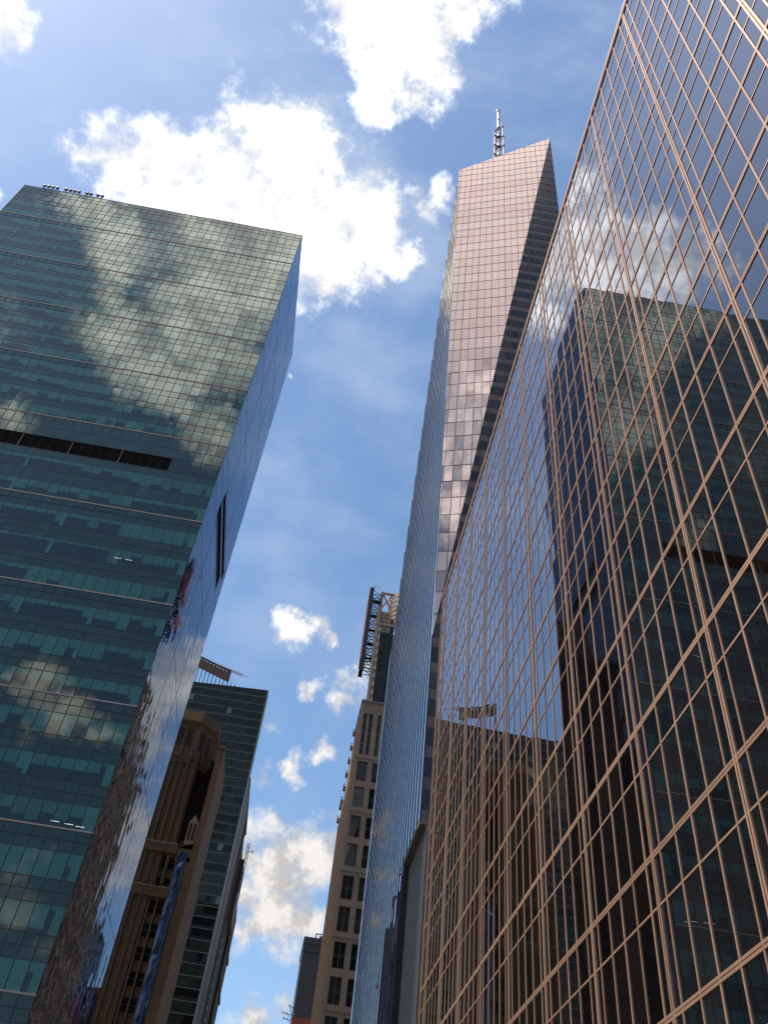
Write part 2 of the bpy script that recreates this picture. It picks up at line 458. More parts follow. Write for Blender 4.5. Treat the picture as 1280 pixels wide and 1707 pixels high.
for x0, x1, y0, y1 in ((6, 400, -400, 72), (-400, -17, -400, 72), (6, 400, 95.5, 900), (-400, -17, 95.5, 900)):
    g = MB(); g.box(x0, x1, y0, y1, -0.30, 0.0)
    structure('pavement', g, M['concrete'])

# ================================================================== bronze grid office block (right)
HX, HY0, HY1, HZ = 11.07, -5.0, 69.3, 61.9
OCC.append(([project((HX, y, z)) for y, z in ((6.5, 61.65), (6.5, 9), (20, 9), (66, 20), (HY1, 40), (HY1, 61.65))], 75))
OCC.pop()
hull = [project((HX, HY1, 61.65)), project((HX, 12.3, 61.65)), (1281, -1), (1281, 1708), (706, 1708)]
OCC.append((hull, 80))
blk = thing('office_block', 'low office block of dark mirror glass under a close grid of beige bronze mullions', 'building', (26, 32, 0))
b = MB(); b.box(HX + 0.3, 44, HY0 + 0.2, HY1 - 0.25, 0, HZ - 0.3)
b.build('core', M['dark_body'], blk)
b = MB(); b.box(HX - 0.10, 44.1, HY0, HY1, HZ - 0.28, HZ + 0.05)
b.build('parapet', M['bronze_paint'], blk)
zthick = [61.62 - 3.77 * k for k in range(10)] + [27.66 - 4.47 * (k + 1) + 0.0 for k in range(6)]
zthick[9] = 27.66
zthick = [z for z in zthick if z > 0.5]
doubles = [12.95 + 6.03 * k for k in range(-2, 10)]
singles = [d + o for d in doubles for o in (0.61, 1.81, 3.015, 4.22, 5.42)]
doubles = [d for d in doubles if HY0 + .1 < d < HY1 - 0.1]
singles = [d for d in singles if HY0 + .1 < d < HY1 - 0.1]
pl = Plane((HX, HY1, 0), (0, -1, 0), (0, 0, 1))      # u runs east from the far corner, normal faces the street
uu = lambda y: HY1 - y
bars = []
for y in singles:
    m_ = MB(); pl.bar(m_, (uu(y), 0.2), (uu(y), HZ - 0.28), 0.076, 0.038); bars.append(m_)
for y in doubles:
    m_ = MB()
    pl.bar(m_, (uu(y) - 0.068, 0.2), (uu(y) - 0.068, HZ - 0.28), 0.082, 0.05)
    pl.bar(m_, (uu(y) + 0.068, 0.2), (uu(y) + 0.068, HZ - 0.28), 0.082, 0.05)
    bars.append(m_)
for u in (0.06,):
    m_ = MB(); pl.bar(m_, (u, 0.2), (u, HZ - 0.28), 0.12, 0.10); bars.append(m_)
for m_ in bars: m_.t = [random.random()] * len(m_.t)
many('mullion', bars, M['bronze_paint'], blk, 'mullions')
rails, hz = [], []
for i, z in enumerate(zthick):
    m_ = MB()
    if i == 0:
        pl.bar(m_, (0, z - 0.12), (uu(HY0), z - 0.12), 0.16, 0.085)
    else:
        pl.bar(m_, (0, z + 0.056), (uu(HY0), z + 0.056), 0.084, 0.042)
        pl.bar(m_, (0, z - 0.056), (uu(HY0), z - 0.056), 0.084, 0.042)
    rails.append(m_); hz.append(z)
    if z > 3:
        zt = z - 1.52
        m_ = MB(); pl.bar(m_, (0, zt), (uu(HY0), zt), 0.066, 0.034); rails.append(m_); hz.append(zt)
for m_ in rails: m_.t = [random.random()] * len(m_.t)
many('transom', rails, M['bronze_paint'], blk, 'transoms')
for y in doubles:                                            # added dark strip painting the shade in each double mullion's groove
    m_ = MB(); pl.bar(m_, (uu(y), 0.2), (uu(y), HZ - 0.28), 0.05, 0.012); m_.build('groove_shade', M['black_metal'], blk)
for z in zthick[1:]:
    m_ = MB(); pl.bar(m_, (0, z), (uu(HY0), z), 0.026, 0.012); m_.build('groove_shade', M['black_metal'], blk)  # same added shade strip between the paired transoms
ucuts = sorted([0] + [uu(y) for y in singles + doubles] + [uu(HY0)])
vcuts = sorted(set([0.0] + hz))
rng = random.Random(3)
panes = []
for i in range(len(ucuts) - 1):
    for j in range(len(vcuts) - 1):
        m_ = MB()
        pl.pane(m_, [(ucuts[i], vcuts[j]), (ucuts[i + 1], vcuts[j]), (ucuts[i + 1], vcuts[j + 1]), (ucuts[i], vcuts[j + 1])],
                rng.random() * 0.8, 0.008, 0.0010, rng)
        panes.append(m_)
many('window_pane', panes, M['bronze_glass'], blk, 'window_panes')
# the two end walls and the side away from the street in the same glass
for nm, P, U, W_ in (('end_wall', (44, HY1, 0), (-1, 0, 0), 33), ('end_wall', (HX, HY0, 0), (1, 0, 0), 33), ('back_wall', (44, HY0, 0), (0, 1, 0), HY1 - HY0)):
    p2 = Plane(P, U, (0, 0, 1)); m_ = MB()
    n_ = int(W_ / 1.5)
    for i in range(n_):
        for j in range(len(vcuts) - 1):
            a, c = i * W_ / n_, (i + 1) * W_ / n_
            p2.pane(m_, [(a + .05, vcuts[j] + .05), (c - .05, vcuts[j] + .05), (c - .05, vcuts[j + 1] - .05), (a + .05, vcuts[j + 1] - .05)], rng.random() * .6, -0.03, 0.001, rng)
    o = m_.build(nm, M['bronze_glass'], blk)

# ================================================================== green glass tower (left)
GX, GW, GY0, GY1, GZ = -22.9, 66.0, 98.8, 133.5, 192.3
OCC.append(([project((GX, GY0, GZ)), project((GX, GY0, 20)), (-1, 1708), (-1, 340), project((GX - GW, GY0, GZ))], 250))
OCC.append(([project((GX, GY0, GZ)), project((GX, GY1, GZ)), project((GX, GY1, 10)), project((GX, GY0, 10))], 250))
tw = thing('office_tower', 'broad slab tower of green glass with pink floor bands and a dark louvre strip', 'skyscraper', (GX - GW / 2, (GY0 + GY1) / 2, 0))
b = MB(); b.box(GX - GW + .6, GX - .6, GY0 + .6, GY1 - .6, 0, GZ - .5)
b.build('core', M['dark_body'], tw)
b = MB()
b.box(GX - GW, GX, GY0 - .02, GY0 + .5, GZ - .18, GZ + .1); b.box(GX - .5, GX + .02, GY0 + .5, GY1, GZ - .18, GZ + .1)
b.box(GX - GW, GX - .5, GY1 - .5, GY1, GZ - .18, GZ + .1); b.box(GX - GW, GX - GW + .5, GY0 + .5, GY1 - .5, GZ - .18, GZ + .1)
b.build('roof_coping', M['green_mullion'], tw)
pe = Plane((GX - GW, GY0, 0), (1, 0, 0), (0, 0, 1))       # u = distance from the south-east corner, faces east
NCOL, CW = 40, 1.65
upper = [113.0 + 4.08 * k for k in range(19)]
lower = [94.46 - 5.64 * k for k in range(17)]
rows = []                                                 # (v0, v1, kind, floor)
for k, z in enumerate(upper):
    if k == 18:
        rows += [(z, 189.3, 'span', k), (189.3, 190.7, 'span', k), (190.7, GZ - .18, 'span', k)]
    else:
        rows += [(z, z + 2.55, 'vis', k), (z + 2.55, z + 4.08, 'span', k)]
rows += [(110.2, 113.0, 'span', -1), (107.8, 110.2, 'span', -1), (104.6, 107.8, 'louvre', -1), (103.0, 104.6, 'span', -1), (100.1, 103.0, 'vis', -1), (97.5, 100.1, 'span', -1)]
for k, z in enumerate(lower):
    rows += [(z, z + 3.04, 'vis', 100 + k)]
    if k > 0:
        rows += [(z + 3.04, z + 4.34, 'span', 100 + k), (z + 4.34, z + 5.64, 'span', 100 + k)]
rows.append((0.3, lower[-1], 'span', 0))
rng = random.Random(11)
BAY = 6
vis, span = [], []
def vision(floor, v0, v1):
    off = {True: 1, False: 3}[floor >= 100] if floor % 3 else 2
    c = 0
    state = None
    for i in range(NCOL):
        bay = (NCOL - 1 - i) % BAY
        if bay == 0 or state is None:
            typ = rng.choice(['dark', 'dark', 'mixed', 'full', 'dark', 'empty', 'mixed']) if floor >= 100 or floor < 0 else rng.choice(['mixed', 'full', 'mixed', 'dark', 'full', 'mixed'])
            common = rng.choice([0.28, 0.42, 0.5, 0.6])
            basetone = 0.68 + rng.random() * 0.10
            state = 1
        if typ == 'dark':
            f = common if rng.random() < .85 else rng.choice([.3, .75, 1])
        elif typ == 'mixed':
            f = rng.choice([.35, .5, .7, .7, .85, 1])
        elif typ == 'empty':
            f = 0.18
        else:
            f = 1 if rng.random() < .8 else .7
        u0, u1 = i * CW, (i + 1) * CW
        h = v1 - v0
        vb = v1 - h * f
        bt = basetone + rng.gauss(0, .03)
        m_ = MB()
        tu, tv = rng.gauss(0, .0016), rng.gauss(0, .0016)
        def put(poly, tone):
            cu, cv = (u0 + u1) / 2, (v0 + v1) / 2
            m_.poly([pe.at(u, v, (u - cu) * tu + (v - cv) * tv) for u, v in poly], tone)
        dk = 0.03 + rng.random() * .14
        L, R = u0, u1
        if bay == 0:                                       # column casing seen behind the last pane of a bay
            if i == NCOL - 1 or rng.random() < .8:
                R = u1 - CW * (.62 if i == NCOL - 1 else .38)
                put([(R, v0), (u1, v0), (u1, v1), (R, v1)], .72 + rng.random() * .1)
        if f < 1:
            if h > 2.8 and rng.random() < .12:              # ceiling line of an empty room
                put([(L, v0), (R, v0), (R, v0 + .15 * h), (L, v0 + .15 * h)], dk + .22)
                put([(L, v0 + .15 * h), (R, v0 + .15 * h), (R, vb), (L, vb)], dk)
            else:
                put([(L, v0), (R, v0), (R, vb), (L, vb)], dk)
        if f > 0:
            put([(L, vb), (R, vb), (R, v1), (L, v1)], bt)
        vis.append(m_)
louv_c = NCOL - 5
for v0, v1, kind, fl in rows:
    if kind == 'vis':
        vision(fl, v0, v1)
        continue
    for i in range(NCOL):
        if kind == 'louvre' and i < louv_c:
            continue
        m_ = MB()
        t_ = .38 + rng.gauss(0, .035) if kind == 'span' else .15
        pe.pane(m_, [(i * CW, v0), ((i + 1) * CW, v0), ((i + 1) * CW, v1), (i * CW, v1)], t_, 0, .0016, rng)
        span.append(m_)
many('window', vis, M['green_glass'], tw, 'windows')
many('spandrel_panel', span, M['green_glass'], tw, 'spandrel_panels')
# mullions, floor lines, pink bands
bars = []
for i in range(NCOL + 1):
    for a, c in ((0.3, 104.6), (107.8, GZ - .18)) if i < louv_c + 1 else ((0.3, GZ - .18),):
        m_ = MB(); u = min(max(i * CW, .05), GW - .05)
        pe.bar(m_, (u, a), (u, c), .085 if i % BAY else .10, .05); bars.append(m_)
many('mullion', bars, M['green_mullion'], tw, 'mullions')
pinks = [upper[k] for k in (0, 4, 8, 12, 16)] + [lower[k] for k in range(0, 17, 3)]
lines, bands = [], []
for v in sorted(set([r[0] for r in rows] + [110.2, 104.6, 107.8])):
    m_ = MB()
    if v in pinks:
        pe.bar(m_, (0, v), (GW, v), .20, .09); bands.append(m_)
    else:
        pe.bar(m_, (0, v), (GW, v), .075 if v < 113 or v in upper else .03, .045); lines.append(m_)
many('floor_band', bands, M['pink_band'], tw, 'floor_bands')
many('transom', lines, M['green_mullion'], tw, 'transoms')
# louvre strip, set back in its slot
b = MB()
ul = louv_c * CW
b.box(GX - GW, GX - GW + ul, GY0 + .45, GY0 + .55, 104.6, 107.8)
for k in range(12):
    z = 104.75 + k * .26
    b.box6((GX - GW, GY0 + .18, z), (ul, 0, 0), (0, .2, .10), (0, .02, -.04))
b.box(GX - GW, GX - GW + ul, GY0 + .02, GY0 + .5, 107.75, 107.85)
b.box(GX - GW + ul, GX - GW + ul + .06, GY0 + .02, GY0 + .5, 104.6, 107.8)
lv = b.build('louvre_strip', M['louvre'], tw)
for i in range(0, louv_c):
    m_ = MB(); wd = .14 if (louv_c - i) % 5 == 0 else .06
    u = GX - GW + i * CW
    m_.box(u - wd / 2, u + wd / 2, GY0 + (.0 if wd > .1 else .1), GY0 + .2, 104.64, 107.76)
    m_.build('post', M['louvre_post'] if wd > .1 else M['louvre'], lv)
# north side: blue, wavy panels with two louvre slots
pn = Plane((GX, GY0, 0), (0, 1, 0), (0, 0, 1))
DEP = GY1 - GY0
slots = [(9.6, 32.2, 109.7, 112.1), (8.6, 29.2, 105.0, 108.6)]
uc = sorted(set([k * DEP / 21 for k in range(22)] + [s[i] for s in slots for i in (0, 1)]))
vc = sorted(set([r[0] for r in rows] + [GZ - .18] + [s[i] for s in slots for i in (2, 3)]))
panels = []
for i in range(len(uc) - 1):
    for j in range(len(vc) - 1):
        cu, cv = (uc[i] + uc[i + 1]) / 2, (vc[j] + vc[j + 1]) / 2
        if any(s[0] < cu < s[1] and s[2] < cv < s[3] for s in slots):
            continue
        m_ = MB()
        pn.pane(m_, [(uc[i], vc[j]), (uc[i + 1], vc[j]), (uc[i + 1], vc[j + 1]), (uc[i], vc[j + 1])], rng.random(), 0, .003, rng)
        panels.append(m_)
many('wall_panel', panels, M['blue_glass'], tw, 'wall_panels')
for k, s in enumerate(slots):
    b = MB()
    b.box(GX - .5, GX - .4, GY0 + s[0], GY0 + s[1], s[2], s[3])
    b.box(GX - .4, GX - .01, GY0 + s[0], GY0 + s[0] + .08, s[2], s[3]); b.box(GX - .4, GX - .01, GY0 + s[1] - .08, GY0 + s[1], s[2], s[3])
    b.box(GX - .4, GX - .01, GY0 + s[0] + .08, GY0 + s[1] - .08, s[3] - .08, s[3]); b.box(GX - .4, GX - .01, GY0 + s[0] + .08, GY0 + s[1] - .08, s[2], s[2] + .08)
    b.build('louvre_slot', M['louvre'], tw)
bars = []
for v in pinks + [104.2, 109.0]:
    m_ = MB(); pn.bar(m_, (0, v), (DEP, v), .06, .02); bars.append(m_)
for u in (DEP * .33, DEP * .66):
    for a, c in ((.3, 104.9), (112.2, GZ - .18)):
        m_ = MB(); pn.bar(m_, (u, a), (u, c), .08, .02); bars.append(m_)
many('panel_joint', bars, M['green_mullion'], tw, 'panel_joints')
for P, U, W_ in (((GX, GY1, 0), (-1, 0, 0), GW), ((GX - GW, GY1, 0), (0, -1, 0), DEP)):
    p2 = Plane(P, U, (0, 0, 1)); m_ = MB()
    n_ = int(W_ / CW)
    for i in range(n_):
        for r in rows:
            a, c = i * W_ / n_, (i + 1) * W_ / n_
            p2.pane(m_, [(a + .04, r[0] + .04), (c - .04, r[0] + .04), (c - .04, r[1] - .04), (a + .04, r[1] - .04)], .38 if r[2] != 'vis' else .1 + .7 * rng.random(), -.03, .001, rng)
    m_.build('side_wall', M['green_glass'], tw)
# lit ceiling lamps seen through a few panes
for c, z in ((34.6, 84.0), (33.6, 84.0), (36.9, 43.9), (37.9, 43.8), (38.7, 43.7)):
    m_ = MB(); a = c * CW
    m_.poly([pe.at(a, z + .45, .012), pe.at(a + 1.0, z + .45, .012), pe.at(a + 1.0, z + .53, .012), pe.at(a, z + .53, .012)])
    m_.build('ceiling_lamp', M['lamp'], tw)
# floodlights standing on the parapet
for x in (-84.8, -83.75, -82.75, -81.7, -79.7, -78.65, -77.65, -76.6, -74.7, -73.75, -72.1, -71.1):
    b = MB()
    z = GZ + .1
    b.box(x - .34, x + .34, GY0 - .25, GY0 + .2, z + .95, z + 1.5)
    b.box6((x - .28, GY0 - .33, z + .98), (.56, 0, 0), (0, .10, -.05), (0, .05, .45))
    b.box(x - .06, x + .06, GY0 + .2, GY0 + .45, z + 1.05, z + 1.4)
    fl = b.build('floodlight', M['black_metal'], tw)
    b = MB(); b.tube((x, GY0, z), (x, GY0, z + .95), .07); b.box(x - .38, x + .38, GY0 - .06, GY0 + .06, z + .02, z + .12)
    b.build('bracket', M['pale_metal'], fl)

# ================================================================== tall faceted glass tower (centre)
BX, BY, BN, BW = 14.5, 98.8, 41.7, 165.0
A_, B_, C_, F_ = Vector((BX, 106.9, 267.5)), Vector((BN, BY, 285.5)), Vector((BX, BY, 79.9)), Vector((BX, BW, 122.0))
H_ = Vector((BN, BW, 250.0))
ft = thing('faceted_tower', 'tallest tower, faceted pale pink glass with slanted top and a lattice mast', 'skyscraper', (28, 130, 0))
b = MB()
ins = lambda p, c=Vector((30, 130, 120)): tuple(Vector(p) + (c - Vector(p)).normalized() * .8)
V_ = [ins(p) for p in ((BX, BY, 0), (BN, BY, 0), (BN, BW, 0), (BX, BW, 0), C_, B_, A_, F_, H_)]
for f in ((0, 3, 7, 6, 4), (4, 6, 5), (0, 4, 5, 1), (6, 7, 8), (7, 3, 2, 8), (1, 5, 8, 2), (6, 8, 5)):
    pass
b.box(BX + 1.6, BN - .5, BY + .5, BW - 1, 0, 79)
b.build('core', M['dark_body'], ft)
def shell(name, pts, m):
    q = MB(); q.poly(pts, .3); return q.build(name, m, ft)
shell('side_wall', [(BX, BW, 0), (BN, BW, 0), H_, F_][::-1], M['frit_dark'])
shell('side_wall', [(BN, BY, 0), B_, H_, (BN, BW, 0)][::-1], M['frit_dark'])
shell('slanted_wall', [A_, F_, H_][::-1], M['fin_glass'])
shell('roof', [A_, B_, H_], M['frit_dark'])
FH, PW = 4.45, 1.62
rng = random.Random(5)
# south-east facet: pale fritted glass
U_ = Vector((B_.x - A_.x, B_.y - A_.y, 0)).normalized()
nf = (B_ - A_).cross(C_ - A_).normalized()
if nf.y > 0: nf = -nf
Uh = Vector((0, 0, 1)).cross(nf).normalized()
if Uh.x < 0: Uh = -Uh
Vh = nf.cross(Uh).normalized()
if Vh.z < 0: Vh = -Vh
pf = Plane(C_, Uh, Vh)
tri = [pf.uv(C_), pf.uv(B_), pf.uv(A_)]
kz = Vh.z
fl = [(z - C_.z) / kz for z in [79.9 + i * FH - (79.9 - 79.75) for i in range(-1, 48)]]
u_lo, u_hi = min(p[0] for p in tri), max(p[0] for p in tri)
uc = [u_lo + .75 + PW * i for i in range(-1, int((u_hi - u_lo) / PW) + 2)]
def facet(plane, tri, uc, fl, tone, tilt, split=None):
    out = []
    for j in range(len(fl) - 1):
        bands = [(fl[j], fl[j + 1], 0)] if split is None else [(fl[j], fl[j] + split, 1), (fl[j] + split, fl[j + 1], 2)]
        for i in range(len(uc) - 1):
            for v0, v1, k in bands:
                q = clip([(uc[i], v0), (uc[i + 1], v0), (uc[i + 1], v1), (uc[i], v1)], tri)
                if q:
                    m_ = MB(); plane.pane(m_, q, tone(i, j, k), 0, tilt(j), rng); out.append(m_)
    return out
rowt = [rng.gauss(0, .05) for _ in fl]
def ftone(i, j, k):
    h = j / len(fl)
    base = .57 + .41 * max(0, (h - .72) / .28)  # paler towards the top: reflected bright sky put into the tone
    if h < .36:  # contrasting reflections of the low panes put into the tone
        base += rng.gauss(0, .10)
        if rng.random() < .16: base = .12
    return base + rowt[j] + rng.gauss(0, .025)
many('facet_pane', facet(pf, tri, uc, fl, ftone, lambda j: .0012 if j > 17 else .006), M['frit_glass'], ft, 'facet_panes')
bars = []
for i, u in enumerate(uc):
    s = clip_line((u, -10), (u, 260), tri)
    if s:
        m_ = MB(); pf.bar(m_, s[0], s[1], .13 if i % 2 else .07, .06); bars.append(m_)
for v in fl:
    s = clip_line((u_lo - 5, v), (u_hi + 5, v), tri)
    if s:
        m_ = MB(); pf.bar(m_, s[0], s[1], .09, .05); bars.append(m_)
# east side: dark bands of windows and tan spandrels
p_e = Plane((BX, BY, 0), (1, 0, 0), (0, 0, 1))
D0 = 1.0
polyE1 = [(D0, 51.3), (D0, 0), (BN - BX, 0), (BN - BX, 285.5), (0, 79.9), (0, 51.3)]
tri_lo = [(D0, 0), (BN - BX, 0), (BN - BX, 51.3), (D0, 51.3)]
tri_mid = [(0, 51.3), (BN - BX, 51.3), (BN - BX, 285.5), (0, 79.9)]
fe = [79.75 + FH * i for i in range(-18, 48)]
fe = [z for z in fe if z > -4]
ue = [PW * i for i in range(-1, 19)]
winrow = {}
def etone(i, j, k):
    if fe[j] > 238:
        return .42 + rng.gauss(0, .05)
    if k == 2:
        return .82 + rng.gauss(0, .05)
    return max(.02, (.10 if rng.random() < .75 else .35) + rng.gauss(0, .05))
panes = []
for t_ in (tri_lo, tri_mid):
    panes += facet(p_e, t_, ue, fe, etone, lambda j: .0015, 2.65)
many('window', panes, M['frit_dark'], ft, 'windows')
for i, u in enumerate(ue):
    for t_ in (tri_lo, tri_mid):
        s = clip_line((u, -5), (u, 300), t_)
        if s and s[1][1] - s[0][1] > .5:
            m_ = MB(); p_e.bar(m_, s[0], s[1], .12, .10); bars.append(m_)
for z in fe:
    for t_ in (tri_lo, tri_mid):
        s = clip_line((-2, z), (40, z), t_)
        if s:
            m_ = MB(); p_e.bar(m_, s[0], s[1], .10, .08); bars.append(m_)
many('mullion', bars, M['plum_mullion'], ft, 'mullions')
# south side: tall blue wall with close vertical fins
p_s = Plane((BX, BW, 0), (0, -1, 0), (0, 0, 1))
us = lambda y: BW - y
NY = 111.0
polyS = [[(us(BW), 0), (us(NY), 0), (us(NY), 51.3), (us(BW), 51.3)],
         [(us(BW), 51.3), (us(BY), 51.3), (us(BY), 79.9), (us(BW), 79.9)],
         [(us(BW), 79.9), (us(BY), 79.9), (us(106.9), 267.5), (us(BW), 122.0)]]
FP = 2.65
cuts = [us(BY) - FP * k for k in range(0, 26)][::-1]
panes = []
for q_ in polyS:
    for j in range(len(fe) - 1):
        for i in range(len(cuts) - 1):
            q = clip([(cuts[i], fe[j]), (cuts[i + 1], fe[j]), (cuts[i + 1], fe[j + 1]), (cuts[i], fe[j + 1])], q_)
            if q:
                m_ = MB(); p_s.pane(m_, q, rng.random(), 0, .0013, rng); panes.append(m_)
many('glass_panel', panes, M['fin_glass'], ft, 'glass_panels')
fins = []
for u in cuts:
    segs = []
    for q_ in polyS:
        s = clip_line((u, -5), (u, 300), q_)
        if s: segs.append((min(s[0][1], s[1][1]), max(s[0][1], s[1][1])))
    if segs:
        m_ = MB()
        a, c = min(s[0] for s in segs), max(s[1] for s in segs)
        p_s.bar(m_, (u, a), (u, c), .16, .10); fins.append(m_)
many('fin', fins, M['fin'], ft, 'fins')
# recess cut into the foot of the corner
b = MB(); b.box(BX - .05, BX + D0 + .02, BY - .05, NY + .05, 51.0, 51.9)
b.box(BX + D0 - .02, BX + D0 + 1.2, BY - .06, BY + .02, 50.2, 51.2)
b.build('soffit', M['soffit'], ft)
p_r = Plane((BX + D0, NY, 0), (0, -1, 0), (0, 0, 1))
m_ = MB()
for i in range(8):
    for j in range(12):
        p_r.pane(m_, [(i * 1.525, j * 4.25), (i * 1.525 + 1.525, j * 4.25), (i * 1.525 + 1.525, j * 4.25 + 4.25), (i * 1.525, j * 4.25 + 4.25)], .2 + .5 * rng.random(), 0, .004, rng)
m_.build('recess_glass', M['smoke_glass'], ft)
for i in range(9):
    m_ = MB(); p_r.bar(m_, (min(max(i * 1.525, .1), 12.1), 0), (min(max(i * 1.525, .1), 12.1), 51.0), .22, .22); m_.build('recess_fin', M['steel_fin'], ft)
m_ = MB(); m_.box(BX + .02, BX + D0, NY - .01, NY + .3, 0, 51.0); m_.build('recess_wall', M['dark_body'], ft)
# lattice mast
mx, my = 29.05, 115.0
mast = MB(); mast.tube((mx, my, 262), (mx, my, 332), .40, .40, 12); mast.tube((mx, my, 332), (mx, my, 349.2), .55, .48, 14)
mast.tube((mx, my, 349.2), (mx, my, 349.9), .85, .85, 14); mast.tube((mx, my, 340), (mx, my, 340.3), .72, .72, 14)
mo = mast.build('mast', M['mast_white'], ft)
legs = []
for k in range(3):
    a = math.radians(-35 + 120 * k)
    p0 = Vector((mx + 2.5 * math.cos(a), my + 2.5 * math.sin(a), 262)); p1 = Vector((mx + 1.55 * math.cos(a), my + 1.55 * math.sin(a), 333.5 if k == 0 else (320 if k == 1 else 326)))
    q = MB(); q.tube(p0, p1, .26, .24, 8); q.tube(p1, p1 + Vector((0, 0, .5)), .42, .42, 8); q.build('mast_leg', M['mast_white'], mo)
    legs.append((p0, p1))
def on(l, z):
    t = (z - l[0].z) / (l[1].z - l[0].z); return l[0] + (l[1] - l[0]) * min(t, 1)
for z in (287, 295.5, 304.5, 313, 322, 331.5):
    q = MB()
    ps = [on(l, z) for l in legs]
    for k in range(3):
        q.tube(ps[k], ps[(k + 1) % 3], .16, .16, 6); q.tube(ps[k], (mx, my, z), .14, .14, 6); q.tube(ps[k] - Vector((0, 0, .22)), ps[k] + Vector((0, 0, .22)), .5, .5, 8)
    q.tube((mx, my, z - .25), (mx, my, z + .25), .8, .8, 10)
    q.build('mast_ring', M['plum_mullion'], mo)
zs = (287, 295.5, 304.5, 313, 322, 331.5)
for z0, z1 in zip(zs, zs[1:]):
    q = MB()
    for k in range(3):
        q.tube(on(legs[k], z0), on(legs[(k + 1) % 3], z1), .14, .14, 6)
    q.build('mast_brace', M['mast_white'], mo)
OCC.append(([project((BX, BW, 20)), project(F_), project(A_), project(B_), project((BN, BY, 20))], 230))

# ================================================================== tan stone tower with the billboard (behind, right of centre)
SX, SY, SE, SW_ = 14.5, 253.0, 44.0, 306.0
st = thing('stone_tower', 'tan stone office tower with paired windows, a round metal drum and a big roof sign', 'skyscraper', (28, 280, 0))
def holed_wall(plane, u0, u1, v0, v1, holes, mb, depth, tone=.5):
    """wall face with rectangular openings and their reveals"""
    us_ = sorted(set([u0, u1] + [h[i] for h in holes for i in (0, 1)]))
    vs_ = sorted(set([v0, v1] + [h[i] for h in holes for i in (2, 3)]))
    for i in range(len(us_) - 1):
        j = 0
        while j < len(vs_) - 1:
            cu = (us_[i] + us_[i + 1]) / 2
            solid_ = lambda jj: not any(h[0] < cu < h[1] and h[2] < (vs_[jj] + vs_[jj + 1]) / 2 < h[3] for h in holes)
            if not solid_(j):
                j += 1; continue
            k = j
            while k + 1 < len(vs_) - 1 and solid_(k + 1): k += 1
            mb.poly([plane.at(us_[i], vs_[j]), plane.at(us_[i + 1], vs_[j]), plane.at(us_[i + 1], vs_[k + 1]), plane.at(us_[i], vs_[k + 1])], tone)
            j = k + 1
    for a, b_, c, d in holes:
        P = [plane.at(a, c), plane.at(b_, c), plane.at(b_, d), plane.at(a, d)]
        Q = [p - plane.N * depth for p in P]
        for i in range(4):
            mb.poly([P[i], Q[i], Q[(i + 1) % 4], P[(i + 1) % 4]], tone)
b = MB(); b.box(SX + .7, SE, SY + .7, 274, 0, 167); b.box(SX + .7, SE, 273, SW_, 0, 147)
b.build('core', M['dark_body'], st)
pE = Plane((SX, SY, 0), (1, 0, 0), (0, 0, 1))
cols_ = [(.95 + 4.92 * k, 4.2 + 4.92 * k) for k in range(6)]
rows_ = [(148.7, 164.3)] + [(139.3 - 18.7 * (k // 2) - (9.0 if k % 2 else 0), 146.2 - 18.7 * (k // 2) - (9.0 if k % 2 else 0)) for k in range(14)]
holes = [(a, c, v0, v1) for a, c in cols_ for v0, v1 in rows_ if v0 > 3]
wl = MB(); holed_wall(pE, 0, SE - SX, 0, 169.3, holes, wl, .7); 
rng = random.Random(21)
# street side, stepping down westward at the top
pS = Plane((SX, SW_, 0), (0, -1, 0), (0, 0, 1))
LS = SW_ - SY
holesS = [(LS - 4.2 - 4.92 * k, LS - .95 - 4.92 * k, v0, v1) for k in range(10) for v0, v1 in rows_[1:] if v0 > 3]
holed_wall(pS, 0, LS, 0, 148.0, holesS, wl, .7)
holed_wall(pS, LS - 22, LS, 148.0, 169.3, [(LS - 4.2 - 4.92 * k, LS - .95 - 4.92 * k, 148.7, 164.3) for k in range(4)], wl, .7)
for k in range(6):
    y0 = 275 + k * 5.0
    wl.box(SX, SE - 2, y0, y0 + 5.0, 147.9, 165.5 - k * 3.0)
wl.poly([(SX, SY, 169.3), (SE, SY, 169.3), (SE, 275, 169.3), (SX, 275, 169.3)])
wl.poly([(SE, SY, 0), (SE, SW_, 0), (SE, SW_, 148), (SE, SY, 148)]); wl.poly([(SE, SW_, 0), (SX, SW_, 0), (SX, SW_, 148), (SE, SW_, 148)])
wl.build('wall', M['lime_stone'], st)
b = MB()
for z in [147.4] + [128.75 - 18.7 * k for k in range(6)]:
    b.box(SX - .12, SE, SY - .12, SY + .1, z - .25, z + .05); b.box(SX - .12, SX + .1, SY + .1, SW_, z - .25, z + .05)
b.box(SX - .3, SE, SY - .3, SY - .01, 168.6, 169.5); b.box(SX - .3, SX - .01, SY - .01, 275, 168.6, 169.5)
b.build('cornice', M['window_bar'], st)
b = MB()
for k in range(12):                                         # stone ribs along the street side
    y = SY + .35 + 4.92 * k
    if y < SW_ - .5:
        b.box(SX - .28, SX - .01, y, y + .5, 2, 166 if y < 272 else 147)
b.build('pilaster', M['lime_stone'], st)
